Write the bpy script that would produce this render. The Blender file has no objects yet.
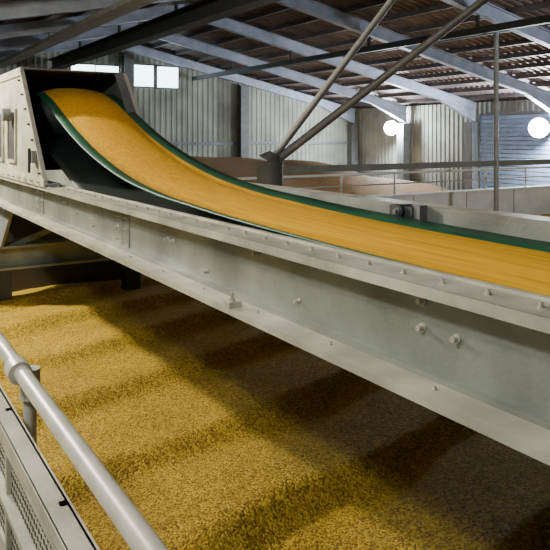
import bpy, bmesh, math, random
from mathutils import Vector, noise
random.seed(4)
CZ=5.0
TH=math.atan(425/680)
def V(x,y,z): return Vector((x,y,z+CZ))   # z is given relative to eye level

# ---------------- materials ----------------
def mat(name,col,rough=0.6,metal=0.0,var=0.15,scale=3.0,bump=0.0,bscale=40,col2=None,stretch=None,emit=None,es=0):
    m=bpy.data.materials.new(name); m.use_nodes=True
    nt=m.node_tree; N=nt.nodes; L=nt.links
    b=N['Principled BSDF']
    b.inputs['Roughness'].default_value=rough; b.inputs['Metallic'].default_value=metal
    tc=N.new('ShaderNodeTexCoord'); mp=N.new('ShaderNodeMapping')
    L.new(tc.outputs['Object'],mp.inputs['Vector'])
    if stretch: mp.inputs['Scale'].default_value=stretch
    n=N.new('ShaderNodeTexNoise'); n.inputs['Scale'].default_value=scale; n.inputs['Detail'].default_value=7
    L.new(mp.outputs[0],n.inputs['Vector'])
    r=N.new('ShaderNodeValToRGB')
    c=col; d=col2 or tuple(x*(1-var*1.6) for x in col); 
    r.color_ramp.elements[0].position=0.32; r.color_ramp.elements[1].position=0.66
    r.color_ramp.elements[0].color=(*d,1); r.color_ramp.elements[1].color=(*tuple(min(1,x*(1+var*0.4)) for x in c),1)
    L.new(n.outputs['Fac'],r.inputs['Fac']); L.new(r.outputs[0],b.inputs['Base Color'])
    if bump:
        n2=N.new('ShaderNodeTexNoise'); n2.inputs['Scale'].default_value=bscale; n2.inputs['Detail'].default_value=3
        L.new(mp.outputs[0],n2.inputs['Vector'])
        bp=N.new('ShaderNodeBump'); bp.inputs['Strength'].default_value=bump; bp.inputs['Distance'].default_value=0.01
        L.new(n2.outputs['Fac'],bp.inputs['Height']); L.new(bp.outputs[0],b.inputs['Normal'])
    if emit:
        b.inputs['Emission Color'].default_value=(*emit,1); b.inputs['Emission Strength'].default_value=es
    return m

def grain_mat(name,c1,c2,c3,scale=90,bd=0.012):
    m=bpy.data.materials.new(name); m.use_nodes=True
    nt=m.node_tree; N=nt.nodes; L=nt.links; b=N['Principled BSDF']
    b.inputs['Roughness'].default_value=0.8; b.inputs['Specular IOR Level'].default_value=0.2
    tc=N.new('ShaderNodeTexCoord')
    v=N.new('ShaderNodeTexVoronoi'); v.inputs['Scale'].default_value=scale
    L.new(tc.outputs['Object'],v.inputs['Vector'])
    sep=N.new('ShaderNodeSeparateColor'); L.new(v.outputs['Color'],sep.inputs[0])
    r=N.new('ShaderNodeValToRGB'); e=r.color_ramp.elements
    e[0].color=(*c1,1); e[1].color=(*c3,1); k=e.new(0.5); k.color=(*c2,1)
    L.new(sep.outputs[0],r.inputs['Fac'])
    n=N.new('ShaderNodeTexNoise'); n.inputs['Scale'].default_value=2.2; n.inputs['Detail'].default_value=6
    L.new(tc.outputs['Object'],n.inputs['Vector'])
    r2=N.new('ShaderNodeValToRGB'); r2.color_ramp.elements[0].color=(.80,.78,.72,1); r2.color_ramp.elements[1].color=(1.08,1.06,1,1)
    r2.color_ramp.elements[0].position=.3; r2.color_ramp.elements[1].position=.7
    L.new(n.outputs['Fac'],r2.inputs['Fac'])
    mx=N.new('ShaderNodeMixRGB'); mx.blend_type='MULTIPLY'; mx.inputs[0].default_value=1
    L.new(r.outputs[0],mx.inputs[1]); L.new(r2.outputs[0],mx.inputs[2]); L.new(mx.outputs[0],b.inputs['Base Color'])
    n3=N.new('ShaderNodeTexNoise'); n3.inputs['Scale'].default_value=22; n3.inputs['Detail'].default_value=4
    L.new(tc.outputs['Object'],n3.inputs['Vector'])
    ad=N.new('ShaderNodeMath'); ad.operation='MULTIPLY_ADD'; ad.inputs[1].default_value=-0.9
    L.new(v.outputs['Distance'],ad.inputs[0]); L.new(n3.outputs['Fac'],ad.inputs[2])
    bp=N.new('ShaderNodeBump'); bp.inputs['Strength'].default_value=.8; bp.inputs['Distance'].default_value=bd
    L.new(ad.outputs[0],bp.inputs['Height']); L.new(bp.outputs[0],b.inputs['Normal'])
    return m

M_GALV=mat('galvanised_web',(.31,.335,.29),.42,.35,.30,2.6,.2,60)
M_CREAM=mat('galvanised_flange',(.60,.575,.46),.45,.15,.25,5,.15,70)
M_SEAM=mat('joint_dark',(.08,.08,.07),.7,0)
M_BOLT=mat('bolt_zinc',(.66,.63,.52),.35,.4)
M_BELT=mat('green_belt_rubber',(.006,.10,.045),.45,0,.2,4)
M_BELTU=mat('belt_underside',(.03,.04,.035),.5,0,.2,4)
M_FLOW=mat('moving_grain',(.80,.43,.018),.9,0,.10,6,.2,30,col2=(.62,.30,.010),stretch=(12,.22,12))
M_FLOW.node_tree.nodes['Principled BSDF'].inputs['Specular IOR Level'].default_value=.1
M_DARK=mat('dark_steel',(.055,.06,.062),.6,.3)
M_MID=mat('grey_steel',(.22,.23,.235),.55,.3)
M_HOOD=mat('hood_inside',(.04,.035,.035),.7,0)
M_RAFT=mat('painted_rafter',(.50,.56,.70),.5,.1,.15,2)
M_ROOF=mat('roof_sheet',(.25,.19,.185),.6,.1,.25,1.2)
M_PURL=mat('purlin_steel',(.16,.145,.15),.6,.2)
M_CLAD=mat('wall_cladding',(.40,.415,.35),.6,.1,.25,.7)
M_COL=mat('column_steel',(.20,.21,.21),.6,.2)
M_CONC=mat('white_concrete',(.84,.84,.80),.8,0,.12,1.5)
M_PART=mat('partition_concrete',(.08,.075,.065),.85,0,.2,1.5)
M_FLOOR=mat('floor_concrete',(.2,.19,.17),.85,0,.2,1)
M_PIPE=mat('pipe_galv',(.66,.65,.54),.4,.2,.15,9)
M_PILL=mat('pillar_paint',(.19,.195,.17),.6,.1)
M_ARM=mat('brace_paint',(.32,.32,.29),.55,.1)
M_WIN=mat('translucent_pane',(.8,.9,.9),.4,0,.0,1,emit=(.72,.95,1),es=7)
M_SHUT=mat('shutter_blue',(.32,.43,.62),.5,.2,.1,2)
M_LAMP=mat('lamp_glass',(1,1,1),.4,0,0,1,emit=(.9,.97,1),es=200)
M_GRAIN=grain_mat('grain_pile',(.18,.105,.009),(.42,.275,.020),(.68,.48,.05))
M_HEAP=grain_mat('grain_heap',(.20,.12,.055),(.30,.18,.08),(.38,.24,.11),30)

# ---------------- builder ----------------
class B:
    def __init__(s,name): s.name=name; s.v=[]; s.f=[]; s.m=[]; s.mats=[]; s.sm=[]
    def mi(s,m):
        if m not in s.mats: s.mats.append(m)
        return s.mats.index(m)
    def add(s,vs,fs,m,smooth=False):
        o=len(s.v); s.v+= [tuple(x) for x in vs]; k=s.mi(m)
        for f in fs: s.f.append([i+o for i in f]); s.m.append(k); s.sm.append(smooth)
    def box(s,x0,x1,y0,y1,z0,z1,m):
        vs=[V(x,y,z) for x in (x0,x1) for y in (y0,y1) for z in (z0,z1)]
        s.add(vs,[(0,1,3,2),(4,6,7,5),(0,4,5,1),(2,3,7,6),(0,2,6,4),(1,5,7,3)],m)
    def sweep(s,p0,p1,prof,m,up=(0,0,1),smooth=False):
        p0=Vector(p0);p1=Vector(p1); d=(p1-p0).normalized(); up=Vector(up)
        side=d.cross(up).normalized(); u=side.cross(d).normalized(); n=len(prof)
        vs=[p+side*a+u*b for p in (p0,p1) for a,b in prof]
        s.add(vs,[(i,(i+1)%n,(i+1)%n+n,i+n) for i in range(n)],m,smooth)
        s.add(vs,[tuple(range(n))[::-1],tuple(range(n,2*n))],m)
    def pipe(s,p0,p1,r,m,n=16,r2=None):
        p0=Vector(p0);p1=Vector(p1); d=(p1-p0).normalized()
        up=Vector((0,0,1)) if abs(d.z)<.95 else Vector((0,1,0))
        a=d.cross(up).normalized(); b=a.cross(d); r2=r2 if r2 is not None else r
        vs=[p+ (a*math.cos(t*2*math.pi/n)+b*math.sin(t*2*math.pi/n))*rr for p,rr in((p0,r),(p1,r2)) for t in range(n)]
        s.add(vs,[(i,(i+1)%n,(i+1)%n+n,i+n) for i in range(n)],m,True)
        s.add(vs,[tuple(range(n))[::-1],tuple(range(n,2*n))],m)
    def ibeam(s,p0,p1,h,w,m,t=.02,up=(0,0,1)):
        H=h/2;W=w/2;k=t/2
        s.sweep(p0,p1,[(-W,-H),(W,-H),(W,-H+t),(k,-H+t),(k,H-t),(W,H-t),(W,H),(-W,H),(-W,H-t),(-k,H-t),(-k,-H+t),(-W,-H+t)],m,up)
    def rect(s,p0,p1,w,h,m,up=(0,0,1)):
        s.sweep(p0,p1,[(-w/2,-h/2),(w/2,-h/2),(w/2,h/2),(-w/2,h/2)],m,up)
    def polyx(s,x0,x1,pts,m):   # polygon in YZ extruded in X
        n=len(pts); vs=[V(x,y,z) for x in (x0,x1) for y,z in pts]
        s.add(vs,[(i,(i+1)%n,(i+1)%n+n,i+n) for i in range(n)]+[tuple(range(n))[::-1],tuple(range(n,2*n))],m)
    def bolt(s,p,d,r,m,h=.014):
        p=Vector(p); d=Vector(d)
        s.pipe(p,p+d*h*.4,r*1.5,m,12); s.pipe(p,p+d*h*1.6,r,m,6)
    def done(s):
        me=bpy.data.meshes.new(s.name); me.from_pydata(s.v,[],s.f)
        for m in s.mats: me.materials.append(m)
        for p,k,q in zip(me.polygons,s.m,s.sm): p.material_index=k; p.use_smooth=q
        bm=bmesh.new(); bm.from_mesh(me); bmesh.ops.recalc_face_normals(bm,faces=bm.faces); bm.to_mesh(me); bm.free()
        o=bpy.data.objects.new(s.name,me); bpy.context.scene.collection.objects.link(o); return o

FL=-5.0
XL,XR,XRI=-5.0,26.0,10.5
ZE,SL=1.55,0.21
ZR=ZE+(XR-XRI)*SL
def roofz(x): return ZR-abs(x-XRI)*SL
YG=32.6; YB=-4
COLY=[32.4,27.9,23.1,18.2,13.4,8.6,3.8,-1.0]

# ---------------- shell ----------------
b=B('floor'); b.box(XL-.3,XR+.3,YB,YG+.3,FL-.2,FL,M_FLOOR); b.done()

b=B('wall_back')
xs=[];x=XL
while x<XR:
    for dx,o in((0,0),(.14,0),(.18,.03),(.26,.03)):
        if x+dx<=XR: xs.append((x+dx,o))
    x+=.30
vs=[];fs=[]
for x,o in xs: vs+= [V(x,YG-o,FL),V(x,YG-o,roofz(x)+.15)]
for i in range(len(xs)-1): fs.append((2*i,2*i+2,2*i+3,2*i+1))
b.add(vs,fs,M_CLAD); 
b.rect(V(XL,YG-.09,-.4),V(XR,YG-.09,-.4),.10,.16,M_MID)
b.done()
b=B('wall_right')
vs=[];fs=[];P=[]
y=YB
while y<YG:
    for dy,o in((0,0),(.14,0),(.18,.03),(.26,.03)):
        P.append((min(y+dy,YG-.06),o))
    y+=.30
for y,o in P: vs+=[V(XR+.2-o,y,FL),V(XR+.2-o,y,ZE+.1)]
for i in range(len(P)-1): fs.append((2*i,2*i+2,2*i+3,2*i+1))
b.add(vs,fs,M_CLAD); b.done()
b=B('wall_left'); b.box(XL-.25,XL-.05,YB,YG-.06,FL,roofz(XL)-.02,M_CLAD); b.done()
# roof
b=B('ceiling')
P=[];y=YB
while y<YG+.3:
    for dy,o in((0,0),(.14,0),(.18,.04),(.28,.04)): P.append((y+dy,o))
    y+=.32
for xa,xb in((XL-.3,XRI),(XRI,XR+.5)):
    vs=[];fs=[]
    for y,o in P: vs+=[V(xa,y,roofz(xa)+.27+o),V(xb,y,roofz(xb)+.27+o)]
    for i in range(len(P)-1): fs.append((2*i,2*i+2,2*i+3,2*i+1))
    b.add(vs,fs,M_ROOF)
x=XL+.4
while x<XR:
    if abs(x-XRI)>.3: b.rect(V(x,YB,roofz(x)+.18),V(x,YG-.08,roofz(x)+.18),.09,.16,M_PURL)
    x+=1.25
b.done()
# rafters + columns
for i,y in enumerate(COLY):
    b=B('steel_rafter')
    for xa in (XL+.1,XR-.05):
        b.ibeam(V(xa,y,roofz(xa)-.14),V(XRI,y,ZR-.14),.42,.24,M_RAFT,.03)
        s=1 if xa<XRI else -1
        za=roofz(xa)
        vs=[V(xa,y-.02,za-.3),V(xa+s*2.4,y-.02,roofz(xa+s*2.4)-.34),V(xa,y-.02,za-.85),V(xa,y+.02,za-.3),V(xa+s*2.4,y+.02,roofz(xa+s*2.4)-.34),V(xa,y+.02,za-.85)]
        b.add(vs,[(0,1,2),(3,5,4),(0,3,4,1),(1,4,5,2),(2,5,3,0)],M_RAFT)
        b.rect(V(xa,y,za-.86),V(xa+s*2.4,y,roofz(xa+s*2.4)-.36),.24,.03,M_RAFT)
    b.done()
    b=B('steel_column')
    b.ibeam(V(XR-.25,y,FL),V(XR-.25,y,ZE-.87),.5,.5,M_COL,.04,(1,0,0))
    b.box(XR-.5,XR,y-.27,y-.23,FL,ZE-.87,M_COL)
    b.done()
for x in (18.1,11.6,4.5):
    b=B('gable_post'); b.ibeam(V(x,YG-.37,FL),V(x,YG-.37,roofz(x)-.45),.4,.5,M_COL,.04,(0,1,0)); b.box(x-.25,x+.25,YG-.59,YG-.55,FL,roofz(x)-.45,M_COL); b.done()
# windows
def window(nm,x0,x1,z0,z1,n):
    b=B(nm); y=YG-.06
    b.box(x0,x1,y-.02,y,z0,z1,M_WIN)
    for (a,c,e,f) in((x0-.08,x0,z0-.08,z1+.08),(x1,x1+.08,z0-.08,z1+.08),(x0,x1,z1,z1+.08),(x0,x1,z0-.08,z0)): b.box(a,c,y-.06,y+.02,e,f,M_MID)
    for i in range(1,n):
        xx=x0+(x1-x0)*i/n; b.box(xx-.02,xx+.02,y-.05,y,z0,z1,M_MID)
    b.done()
window('window_1',8.9,11.22,3.0,3.42,2)
window('window_2',11.98,13.05,2.5,3.55,1)
window('window_3',13.25,14.4,2.48,3.53,1)
# long dark beams parallel to the conveyor
b=B('overhead_tie_beam'); b.ibeam(V(8,YB,3.3),V(8,YG-.2,3.3),.5,.45,M_DARK,.04)
for y in COLY[1:]: b.rect(V(8,y,3.5),V(8,y,3.88),.08,.08,M_DARK,(0,1,0))
b.done()
b=B('overhead_tie_beam'); b.rect(V(15.2,YB,3.0),V(15.2,YG-.2,3.0),.14,.2,M_DARK)
for y in COLY[1:]: b.rect(V(15.2,y,3.0),V(15.2,y,3.45),.08,.08,M_DARK,(0,1,0))
b.done()
b=B('cable_tray'); b.rect(V(5.6,YB,3.1),V(5.6,YG-.2,3.1),.5,.12,M_ARM)
for y in COLY[1:]: b.rect(V(5.6,y,3.1),V(5.6,y,3.4),.05,.05,M_MID,(0,1,0))
b.done()
# roller shutter in the right wall
b=B('door_1')
for i in range(22):
    z=-3.4+i*.2; b.polyx(XR-.02,XR+.10,[(18.6,z),(22.7,z),(22.7,z+.17),(18.6,z+.17)],M_SHUT)
b.box(XR-.06,XR+.1,18.5,18.6,-3.5,1.0,M_MID); b.box(XR-.06,XR+.1,22.7,22.8,-3.5,1.0,M_MID); b.box(XR-.06,XR+.1,18.5,22.8,1.0,1.12,M_MID)
b.done()

# ---------------- white bay wall + railing ----------------
b=B('concrete_bay_wall'); b.box(6,XR-.6,16,16.25,FL,-1.9,M_CONC); b.box(6,XR-.6,15.95,16.3,-1.9,-1.84,M_CONC)
x=8
while x<25: b.box(x-.01,x+.01,15.985,16,-4.8,-1.9,M_MID); x+=2.4
b.done()
b=B('bay_railing')
b.pipe(V(6,16.12,-1.16),V(XR-.6,16.12,-1.16),.04,M_CONC,8)
b.pipe(V(6,16.12,-1.5),V(XR-.6,16.12,-1.5),.022,M_CONC,8)
x=6.1
while x<25.3: b.pipe(V(x,16.12,-1.84),V(x,16.12,-1.16),.03,M_CONC,8); x+=2.1
b.done()
# cross tie + posts
b=B('tie_frame')
b.rect(V(8.8,14,-.83),V(XR-.3,14,-.83),.12,.17,M_PILL)
b.pipe(V(16.7,14,FL),V(16.7,14,roofz(16.7)+.1),.075,M_ARM)
b.pipe(V(8.8,14,FL),V(8.8,14,-.75),.08,M_MID)
b.done()

# ---------------- branching pillar ----------------
def pt(px,py,d):
    xc=(px-275)/680*d; z=(136-py)/680*d
    return V(xc*math.cos(TH)+d*math.sin(TH), -xc*math.sin(TH)+d*math.cos(TH), z)
b=B('branching_pillar')
base=pt(270,162,8)
foot=base.copy(); foot.z=0
b.pipe(foot,base,.155,M_PILL,28)
def arm(pa,pb,r):
    d=(pb-pa); t=0
    while t<12:
        p=pa+d*t
        if p.z-CZ>roofz(p.x)+.12: break
        t+=.02
    b.pipe(pa,pa+d*t,r,M_ARM,14)
arm(base,pt(392,0,8.3),.042)
arm(base+Vector((.03,0,-.02)),pt(484,0,8.6),.05)
b.pipe(base,base+Vector((.05,-.03,.10)),.155,M_PILL,28,.07)
b.done()

# ---------------- floodlights, plus added unseen fill lamps ----------------
def flood_or_fill(loc,aim,power,r=.22,col=(.82,.92,1),size=None,off=.3,spot=None):
    b=B('flood_or_fill_lamp'); L=Vector(loc); a=(Vector(aim)-L).normalized()
    b.pipe(L-a*.16,L-a*.02,r*.55,M_MID,24,r*1.05)
    b.pipe(L-a*.025,L,r,M_LAMP,24)
    b.pipe(L-a*.34,L-a*.16,.035,M_MID,10)
    o=b.done()
    ld=bpy.data.lights.new('lamp_light','SPOT' if spot else 'POINT'); ld.energy=power; ld.color=col; ld.shadow_soft_size=size or r*.6
    lo=bpy.data.objects.new('lamp_light',ld); bpy.context.scene.collection.objects.link(lo); lo.location=L+a*off; lo.parent=o
    if spot: ld.spot_size=math.radians(spot); ld.spot_blend=.6; lo.rotation_euler=a.to_track_quat('-Z','Y').to_euler()
    return o
flood_or_fill(V(25.35,28.45,.44),V(8,6,-1),1900,.38)
flood_or_fill(V(25.35,18.95,.35),V(8,2,-1),2300,.42,(.86,.93,1))
flood_or_fill(V(-.8,8.4,1.9),V(3,4,-1.8),1350,.2,(1,.91,.72),.10)
flood_or_fill(V(-1.3,1.5,1.8),V(3,6,-1),85,.2,(1,.94,.83),.05)  # added fill lamp out of view on the camera side
flood_or_fill(V(16,5.0,2.2),V(17,24,1.5),750,.2,(.85,.92,1),spot=105)  # added unseen fill spot, brightens the far roof and wall

# ---------------- grain ----------------
def grid(name,x0,x1,y0,y1,st,fn,m):
    nx=int((x1-x0)/st)+1; ny=int((y1-y0)/st)+1
    vs=[];fs=[]
    for j in range(ny):
        for i in range(nx):
            x=x0+(x1-x0)*i/(nx-1); y=y0+(y1-y0)*j/(ny-1); vs.append(V(x,y,fn(x,y)))
    for j in range(ny-1):
        for i in range(nx-1):
            a=j*nx+i; fs.append((a,a+1,a+nx+1,a+nx))
    b=B(name); b.add(vs,fs,m,True)
    ring=[i for i in range(nx)]+[j*nx+nx-1 for j in range(1,ny)]+[(ny-1)*nx+i for i in range(nx-2,-1,-1)]+[j*nx for j in range(ny-2,0,-1)]
    n=len(ring)
    sv=[vs[k] for k in ring]+[Vector((vs[k].x,vs[k].y,0.0)) for k in ring]
    b.add(sv,[(k,(k+1)%n,(k+1)%n+n,k+n) for k in range(n)],m)
    return b.done()
def gz(x,y):
    s=(y-.24*(x-1.19)-2.50)/1.02+.13*noise.noise(Vector((x*.6,y*.6,0)))
    f=s-math.floor(s)
    saw=f/.17 if f<.17 else (1-f)/.83
    saw=saw*.6+.4*saw*saw*(3-2*saw)
    amp=.085+.03*noise.noise(Vector((x*.8,math.floor(s)*3.1,9)))
    z=-1.87+amp*saw
    z+=.035*noise.noise(Vector((x*.9,y*.9,3)))+.008*noise.noise(Vector((x*5,y*5,7)))
    if x>4.5: z-= .063*(x-4.5)
    if x<0: z+=.1*x
    return z
grid('grain_pile',-4.6,25.3,-2.5,15.9,.055,gz,M_GRAIN)
def hz(x,y):
    r=max(0,min(1,(y-16.5)/9)); 
    z=-3.6+2.45*(r*r*(3-2*r))
    z-= max(0,x-17)*.16
    z+=.25*noise.noise(Vector((x*.3,y*.3,1)))
    return z
grid('grain_heap',-4,25.2,16.5,31.9,.3,hz,M_HEAP)

# ---------------- partition + trestle at the left ----------------
b=B('partition_wall'); b.box(-4.6,3.2,8.5,8.7,FL,-.95,M_PART); b.done()
b=B('support_trestle')
b.ibeam(V(.2,7.95,-1.33),V(3.3,7.95,-1.33),.26,.3,M_GALV,.025)
for x in(1.42,2.9): 
    b.ibeam(V(x,7.95,FL),V(x,7.95,-1.46),.18,.18,M_DARK,.02,(0,1,0))
    b.ibeam(V(x-.02,7.95,-1.2),V(x-.02,7.95,-.72),.16,.16,M_MID,.02,(0,1,0))
b.polyx(1.38,1.41,[(7.2,-.72),(8.45,-.72),(8.1,-1.2),(7.8,-1.2)],M_MID)
b.rect(V(1.4,7.9,-1.25),V(2.8,7.9,-.75),.06,.06,M_MID,(0,1,0))
b.done()
b=B('support_trestle')
b.ibeam(V(.9,-1.5,-.86),V(3.0,-1.5,-.86),.26,.3,M_GALV,.025)
for x in(1.3,2.6): b.ibeam(V(x,-1.5,FL),V(x,-1.5,-.99),.18,.18,M_DARK,.02,(0,1,0))
b.done()

# ---------------- conveyor ----------------
Y0,Y1=-2.2,14.0
b=B('conveyor_frame')
def yb(x0,x1,z0,z1,m,a=Y0,c=Y1): b.box(x0,x1,a,c,z0,z1,m)
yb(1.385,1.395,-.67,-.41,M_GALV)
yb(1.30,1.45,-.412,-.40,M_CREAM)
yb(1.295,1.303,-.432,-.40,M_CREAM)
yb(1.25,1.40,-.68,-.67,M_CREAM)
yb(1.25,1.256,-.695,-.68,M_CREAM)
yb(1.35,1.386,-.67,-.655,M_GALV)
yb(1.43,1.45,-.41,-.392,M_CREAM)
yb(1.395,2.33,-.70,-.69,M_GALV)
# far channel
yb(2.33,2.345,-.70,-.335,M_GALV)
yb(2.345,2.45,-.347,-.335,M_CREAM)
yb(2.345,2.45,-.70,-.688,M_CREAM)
for y in (3.93,6.0,9,.2):
    b.box(1.380,1.386,y-.11,y+.11,-.655,-.43,M_GALV)
    b.box(1.3785,1.386,y-.003,y+.003,-.67,-.415,M_SEAM)
    for dy in(-.07,.07):
        for z in(-.62,-.55,-.48): b.bolt((1.381,y+dy,z+CZ),(-1,0,0),.007,M_BOLT)
for y in (3.25,3.18): b.bolt((1.386,y,-.53+CZ),(-1,0,0),.009,M_BOLT)
for y,z in((1.42,-.545),(1.29,-.545),(1.42,-.47)): b.bolt((1.386,y,z+CZ),(-1,0,0),.009,M_BOLT,.014)
for y,z in((2.35,-.47),(2.05,-.60),(4.9,-.55),(5.2,-.5),(.6,-.5),(4.45,-.53),(4.5,-.6),(1.9,-.45),(2.8,-.62)): b.bolt((1.386,y,z+CZ),(-1,0,0),.007,M_BOLT)
y=-1.0
while y<12:
    b.bolt((1.365,y,-.40+CZ),(0,0,1),.006,M_BOLT,.009); y+=.155
y=-1.0
while y<12:
    b.bolt((1.31,y,-.67+CZ),(0,0,1),.005,M_BOLT,.007); y+=.46
for y in(2.35,): 
    b.box(1.245,1.30,y-.025,y+.025,-.67,-.645,M_CREAM); b.bolt((1.27,y,-.645+CZ),(0,0,1),.009,M_BOLT,.02)
y=-1.6
while y<13.5:
    b.box(1.39,2.335,y-.03,y+.03,-.66,-.62,M_MID)
    if y<3.8:
        b.pipe(V(1.68,y,-.555),V(2.02,y,-.555),.03,M_DARK,14)
    y+=1.2
b.box(2.27,2.33,2.40,2.56,-.40,-.34,M_DARK); b.pipe(V(2.25,2.48,-.365),V(2.34,2.48,-.365),.032,M_DARK,16); b.bolt((2.25,2.48,-.365+CZ),(-1,0,0),.012,M_MID)
b.box(2.28,2.33,2.36,2.40,-.41,-.33,M_MID)
b.done()

# ---------------- belt ----------------
ctrl=[(-2.2,-.500),(-1,-.495),(.3,-.485),(1.3,-.472),(2.0,-.462),(2.66,-.445),(3.2,-.42),(3.74,-.378),(4.3,-.30),(4.9,-.165),(5.4,-.015),(5.85,.15),(6.25,.30),(6.6,.40)]
def cr(P,n=8):
    out=[]
    for i in range(len(P)-1):
        p0=P[max(i-1,0)];p1=P[i];p2=P[i+1];p3=P[min(i+2,len(P)-1)]
        for k in range(n):
            t=k/n
            out.append(tuple(.5*((2*p1[a])+(-p0[a]+p2[a])*t+(2*p0[a]-5*p1[a]+4*p2[a]-p3[a])*t*t+(-p0[a]+3*p1[a]-3*p2[a]+p3[a])*t**3) for a in(0,1)))
    out.append(P[-1]); return out
top=cr(ctrl)
R=.21; cy,cz=6.72,.20
wrap=[(cy+R*math.sin(a),cz+R*math.cos(a)) for a in [math.radians(k) for k in range(0,200,12)]]
ret=[(5.9,-.20),(5.2,-.42),(4.4,-.56),(3.2,-.592),(0,-.60),(-2.2,-.60)]
XCc=1.85; HW=.375
b=B('conveyor_belt')
def section(y,z,tr):
    pts=[]
    for k in range(13):
        s=-1+2*k/12; x=XCc+s*HW
        e=max(0,abs(s)-.35)/.65
        pts.append(V(x,y,z+tr*e))
    return pts
def trough(y):
    return .065 if y<3.2 else max(0.01,.065-(y-3.2)*.02)
def strip(rows,m):
    vs=[];fs=[];n=13
    for p in rows: vs+=section(*p)
    for i in range(len(rows)-1):
        for k in range(n-1): fs.append((i*n+k,i*n+k+1,(i+1)*n+k+1,(i+1)*n+k))
    b.add(vs,fs,m,True)
strip([(y,z,trough(y)) for y,z in top]+[(wrap[0][0],wrap[0][1],0)],M_BELT)
strip([(y,z,0) for y,z in wrap]+[(y,z,0) for y,z in ret],M_BELTU)
b.pipe(V(1.42,cy,cz),V(2.22,cy,cz),R-.012,M_DARK,32)
o=b.done(); so=o.modifiers.new('thick','SOLIDIFY'); so.thickness=.010; so.offset=0
b=B('grain_stream'); vs=[];fs=[]
sp=top+[(cy+.03,cz+R+.005),(cy+.12,cz+R-.02),(cy+.22,cz+R-.1),(cy+.30,cz+R-.24),(cy+.36,cz+R-.45)]
FW=.78
for y,z in sp:
    tr=trough(y)
    for k in range(21):
        s=-1+2*k/20; x=XCc+s*HW*FW
        e=max(0,abs(s*FW)-.35)/.65
        base_z=z+tr*e
        fl=.085 if y<2.5 else max(.05,.085-.02*(y-2.5))
        ht=fl*(1-abs(s)**2.4)
        topz=max(base_z+.008, z+ht+.008) if abs(s)<1 else base_z+.004
        vs.append(V(x,y,topz+.0015*noise.noise(Vector((x*20,y*.4,0)))))
n=21
for i in range(len(sp)-1):
    for k in range(n-1): fs.append((i*n+k,i*n+k+1,(i+1)*n+k+1,(i+1)*n+k))
b.add(vs,fs,M_FLOW,True); b.done()

# ---------------- discharge hood ----------------
b=B('discharge_hood')
pl=[(5.45,-.385),(6.35,.60),(7.85,.60),(7.85,-.385)]
b.polyx(1.295,1.303,pl,M_CREAM); b.polyx(2.25,2.258,pl,M_GALV)
b.polyx(1.304,1.308,[(5.6,-.37),(6.4,.58),(7.8,.58),(7.8,-.37)],M_HOOD)
b.box(1.29,2.265,6.35,7.86,.60,.612,M_GALV); b.box(1.295,2.258,7.85,7.86,-.385,.60,M_HOOD)
b.box(1.31,2.25,6.5,7.84,.585,.598,M_HOOD)
b.rect(V(1.299,5.45,-.385),V(1.299,6.35,.60),.035,.012,M_CREAM,(0,-1,1))
b.rect(V(2.254,5.45,-.385),V(2.254,6.35,.60),.035,.012,M_CREAM,(0,-1,1))
b.rect(V(2.20,5.45,-.385),V(2.20,6.35,.60),.10,.01,M_MID,(0,-1,1))
b.box(1.28,1.297,5.45,7.9,-.40,-.34,M_CREAM)
b.box(1.28,1.297,6.32,7.9,.54,.61,M_CREAM)
for ya in (6.55,7.15): 
    b.box(1.288,1.296,ya,ya+.32,-.22,.22,M_HOOD)  # dark panels stand in for the shade in the plate openings
    for a,c,e,f in((ya-.03,ya,-.25,.25),(ya+.32,ya+.35,-.25,.25),(ya,ya+.32,.22,.25),(ya,ya+.32,-.25,-.22)): b.box(1.275,1.297,a,c,e,f,M_CREAM)
for k in range(7):
    t=k/6; b.bolt((1.295,5.62+.78*t,-.30+.80*t+CZ),(-1,0,0),.009,M_SEAM)
for k in range(9): b.bolt((1.28,5.6+k*.24,-.37+CZ),(-1,0,0),.009,M_BOLT)
b.box(1.25,1.295,5.72,5.82,-.22,-.12,M_MID); b.pipe(V(1.24,5.77,-.30),V(1.24,5.77,-.10),.012,M_DARK)
b.pipe(V(1.20,cy,cz),V(1.295,cy,cz),.06,M_MID,20)
b.box(1.31,1.40,5.4,7.9,-.40,-.37,M_MID)
b.done()

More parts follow.
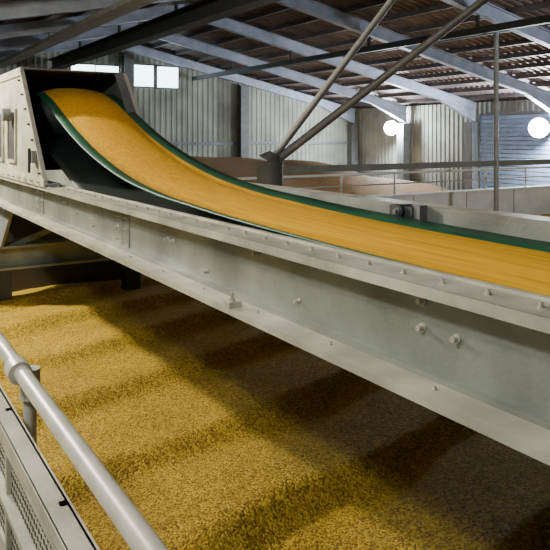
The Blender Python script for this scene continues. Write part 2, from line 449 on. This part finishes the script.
# ---------------- walkway rail + guard ----------------
b=B('walkway_guardrail')
XP=.43
b.pipe(V(XP,-1.5,-.70),V(XP,3.2,-.70),.023,M_PIPE,24)
for y in(2.13,.1,-1.2):
    b.pipe(V(XP-.005,y-.035,-.70),V(XP-.005,y+.035,-.70),.034,M_PIPE,20)
    b.pipe(V(XP+.03,y,-1.75),V(XP+.03,y,-.72),.02,M_PIPE,16)
    b.pipe(V(XP+.03,y,-.79),V(XP+.03,y,-.70),.03,M_PIPE,16)
b.done()
b=B('walkway')
Ye=2.95; ZT=-.80
b.box(XP-.03,XP-.025,-1.6,Ye,-1.75,ZT,M_CREAM)
b.box(XP-.075,XP-.02,-1.6,Ye,ZT-.008,ZT,M_CREAM)
b.box(XP-.078,XP-.072,-1.6,Ye,ZT-.03,ZT,M_CREAM)
b.box(XP-.05,XP-.03,-1.6,Ye,ZT-.115,ZT-.10,M_CREAM)
b.box(XP-.06,XP-.03,-1.6,Ye,ZT-.26,ZT-.245,M_CREAM)
b.box(XP-.04,XP-.03,-1.6,Ye,ZT-.43,ZT-.415,M_CREAM)
y=.2
while y<Ye:
    for z in(ZT-.055,): b.bolt((XP-.03,y,z+CZ),(-1,0,0),.004,M_SEAM,.006)
    y+=.07
y=.5
while y<Ye:
    for k,z in enumerate((-.135,-.16,-.185,-.21,-.235,-.28,-.305,-.33,-.355,-.38,-.405)):
        b.pipe(V(XP-.0305,y+(.013 if k%2 else 0),ZT+z),V(XP-.032,y+(.013 if k%2 else 0),ZT+z),.0075,M_SEAM,8)  # dark discs paint the shade of perforation holes
    y+=.026
for y in(.9,1.5,2.1,2.7): b.box(XP-.045,XP-.03,y-.012,y+.012,ZT-.42,ZT,M_CREAM)
b.box(-.7,XP-.03,-1.6,Ye,-1.80,-1.75,M_MID)
for x in(-.6,.3):
    for y in(-1.4,2.7): b.rect(V(x,y,FL),V(x,y,-1.80),.1,.1,M_DARK,(0,1,0))
b.done()

# ---------------- world, camera ----------------
w=bpy.data.worlds.new('w'); bpy.context.scene.world=w; w.use_nodes=True
w.node_tree.nodes['Background'].inputs[0].default_value=(.70,.70,.70,1); w.node_tree.nodes['Background'].inputs[1].default_value=.045
cd=bpy.data.cameras.new('camera'); co=bpy.data.objects.new('camera',cd); bpy.context.scene.collection.objects.link(co)
co.location=(0,0,CZ); co.rotation_euler=(math.pi/2,0,-TH)
cd.sensor_width=36; cd.lens=36*680/550; cd.shift_y=-(275-136)/550; cd.clip_start=.02
bpy.context.scene.camera=co
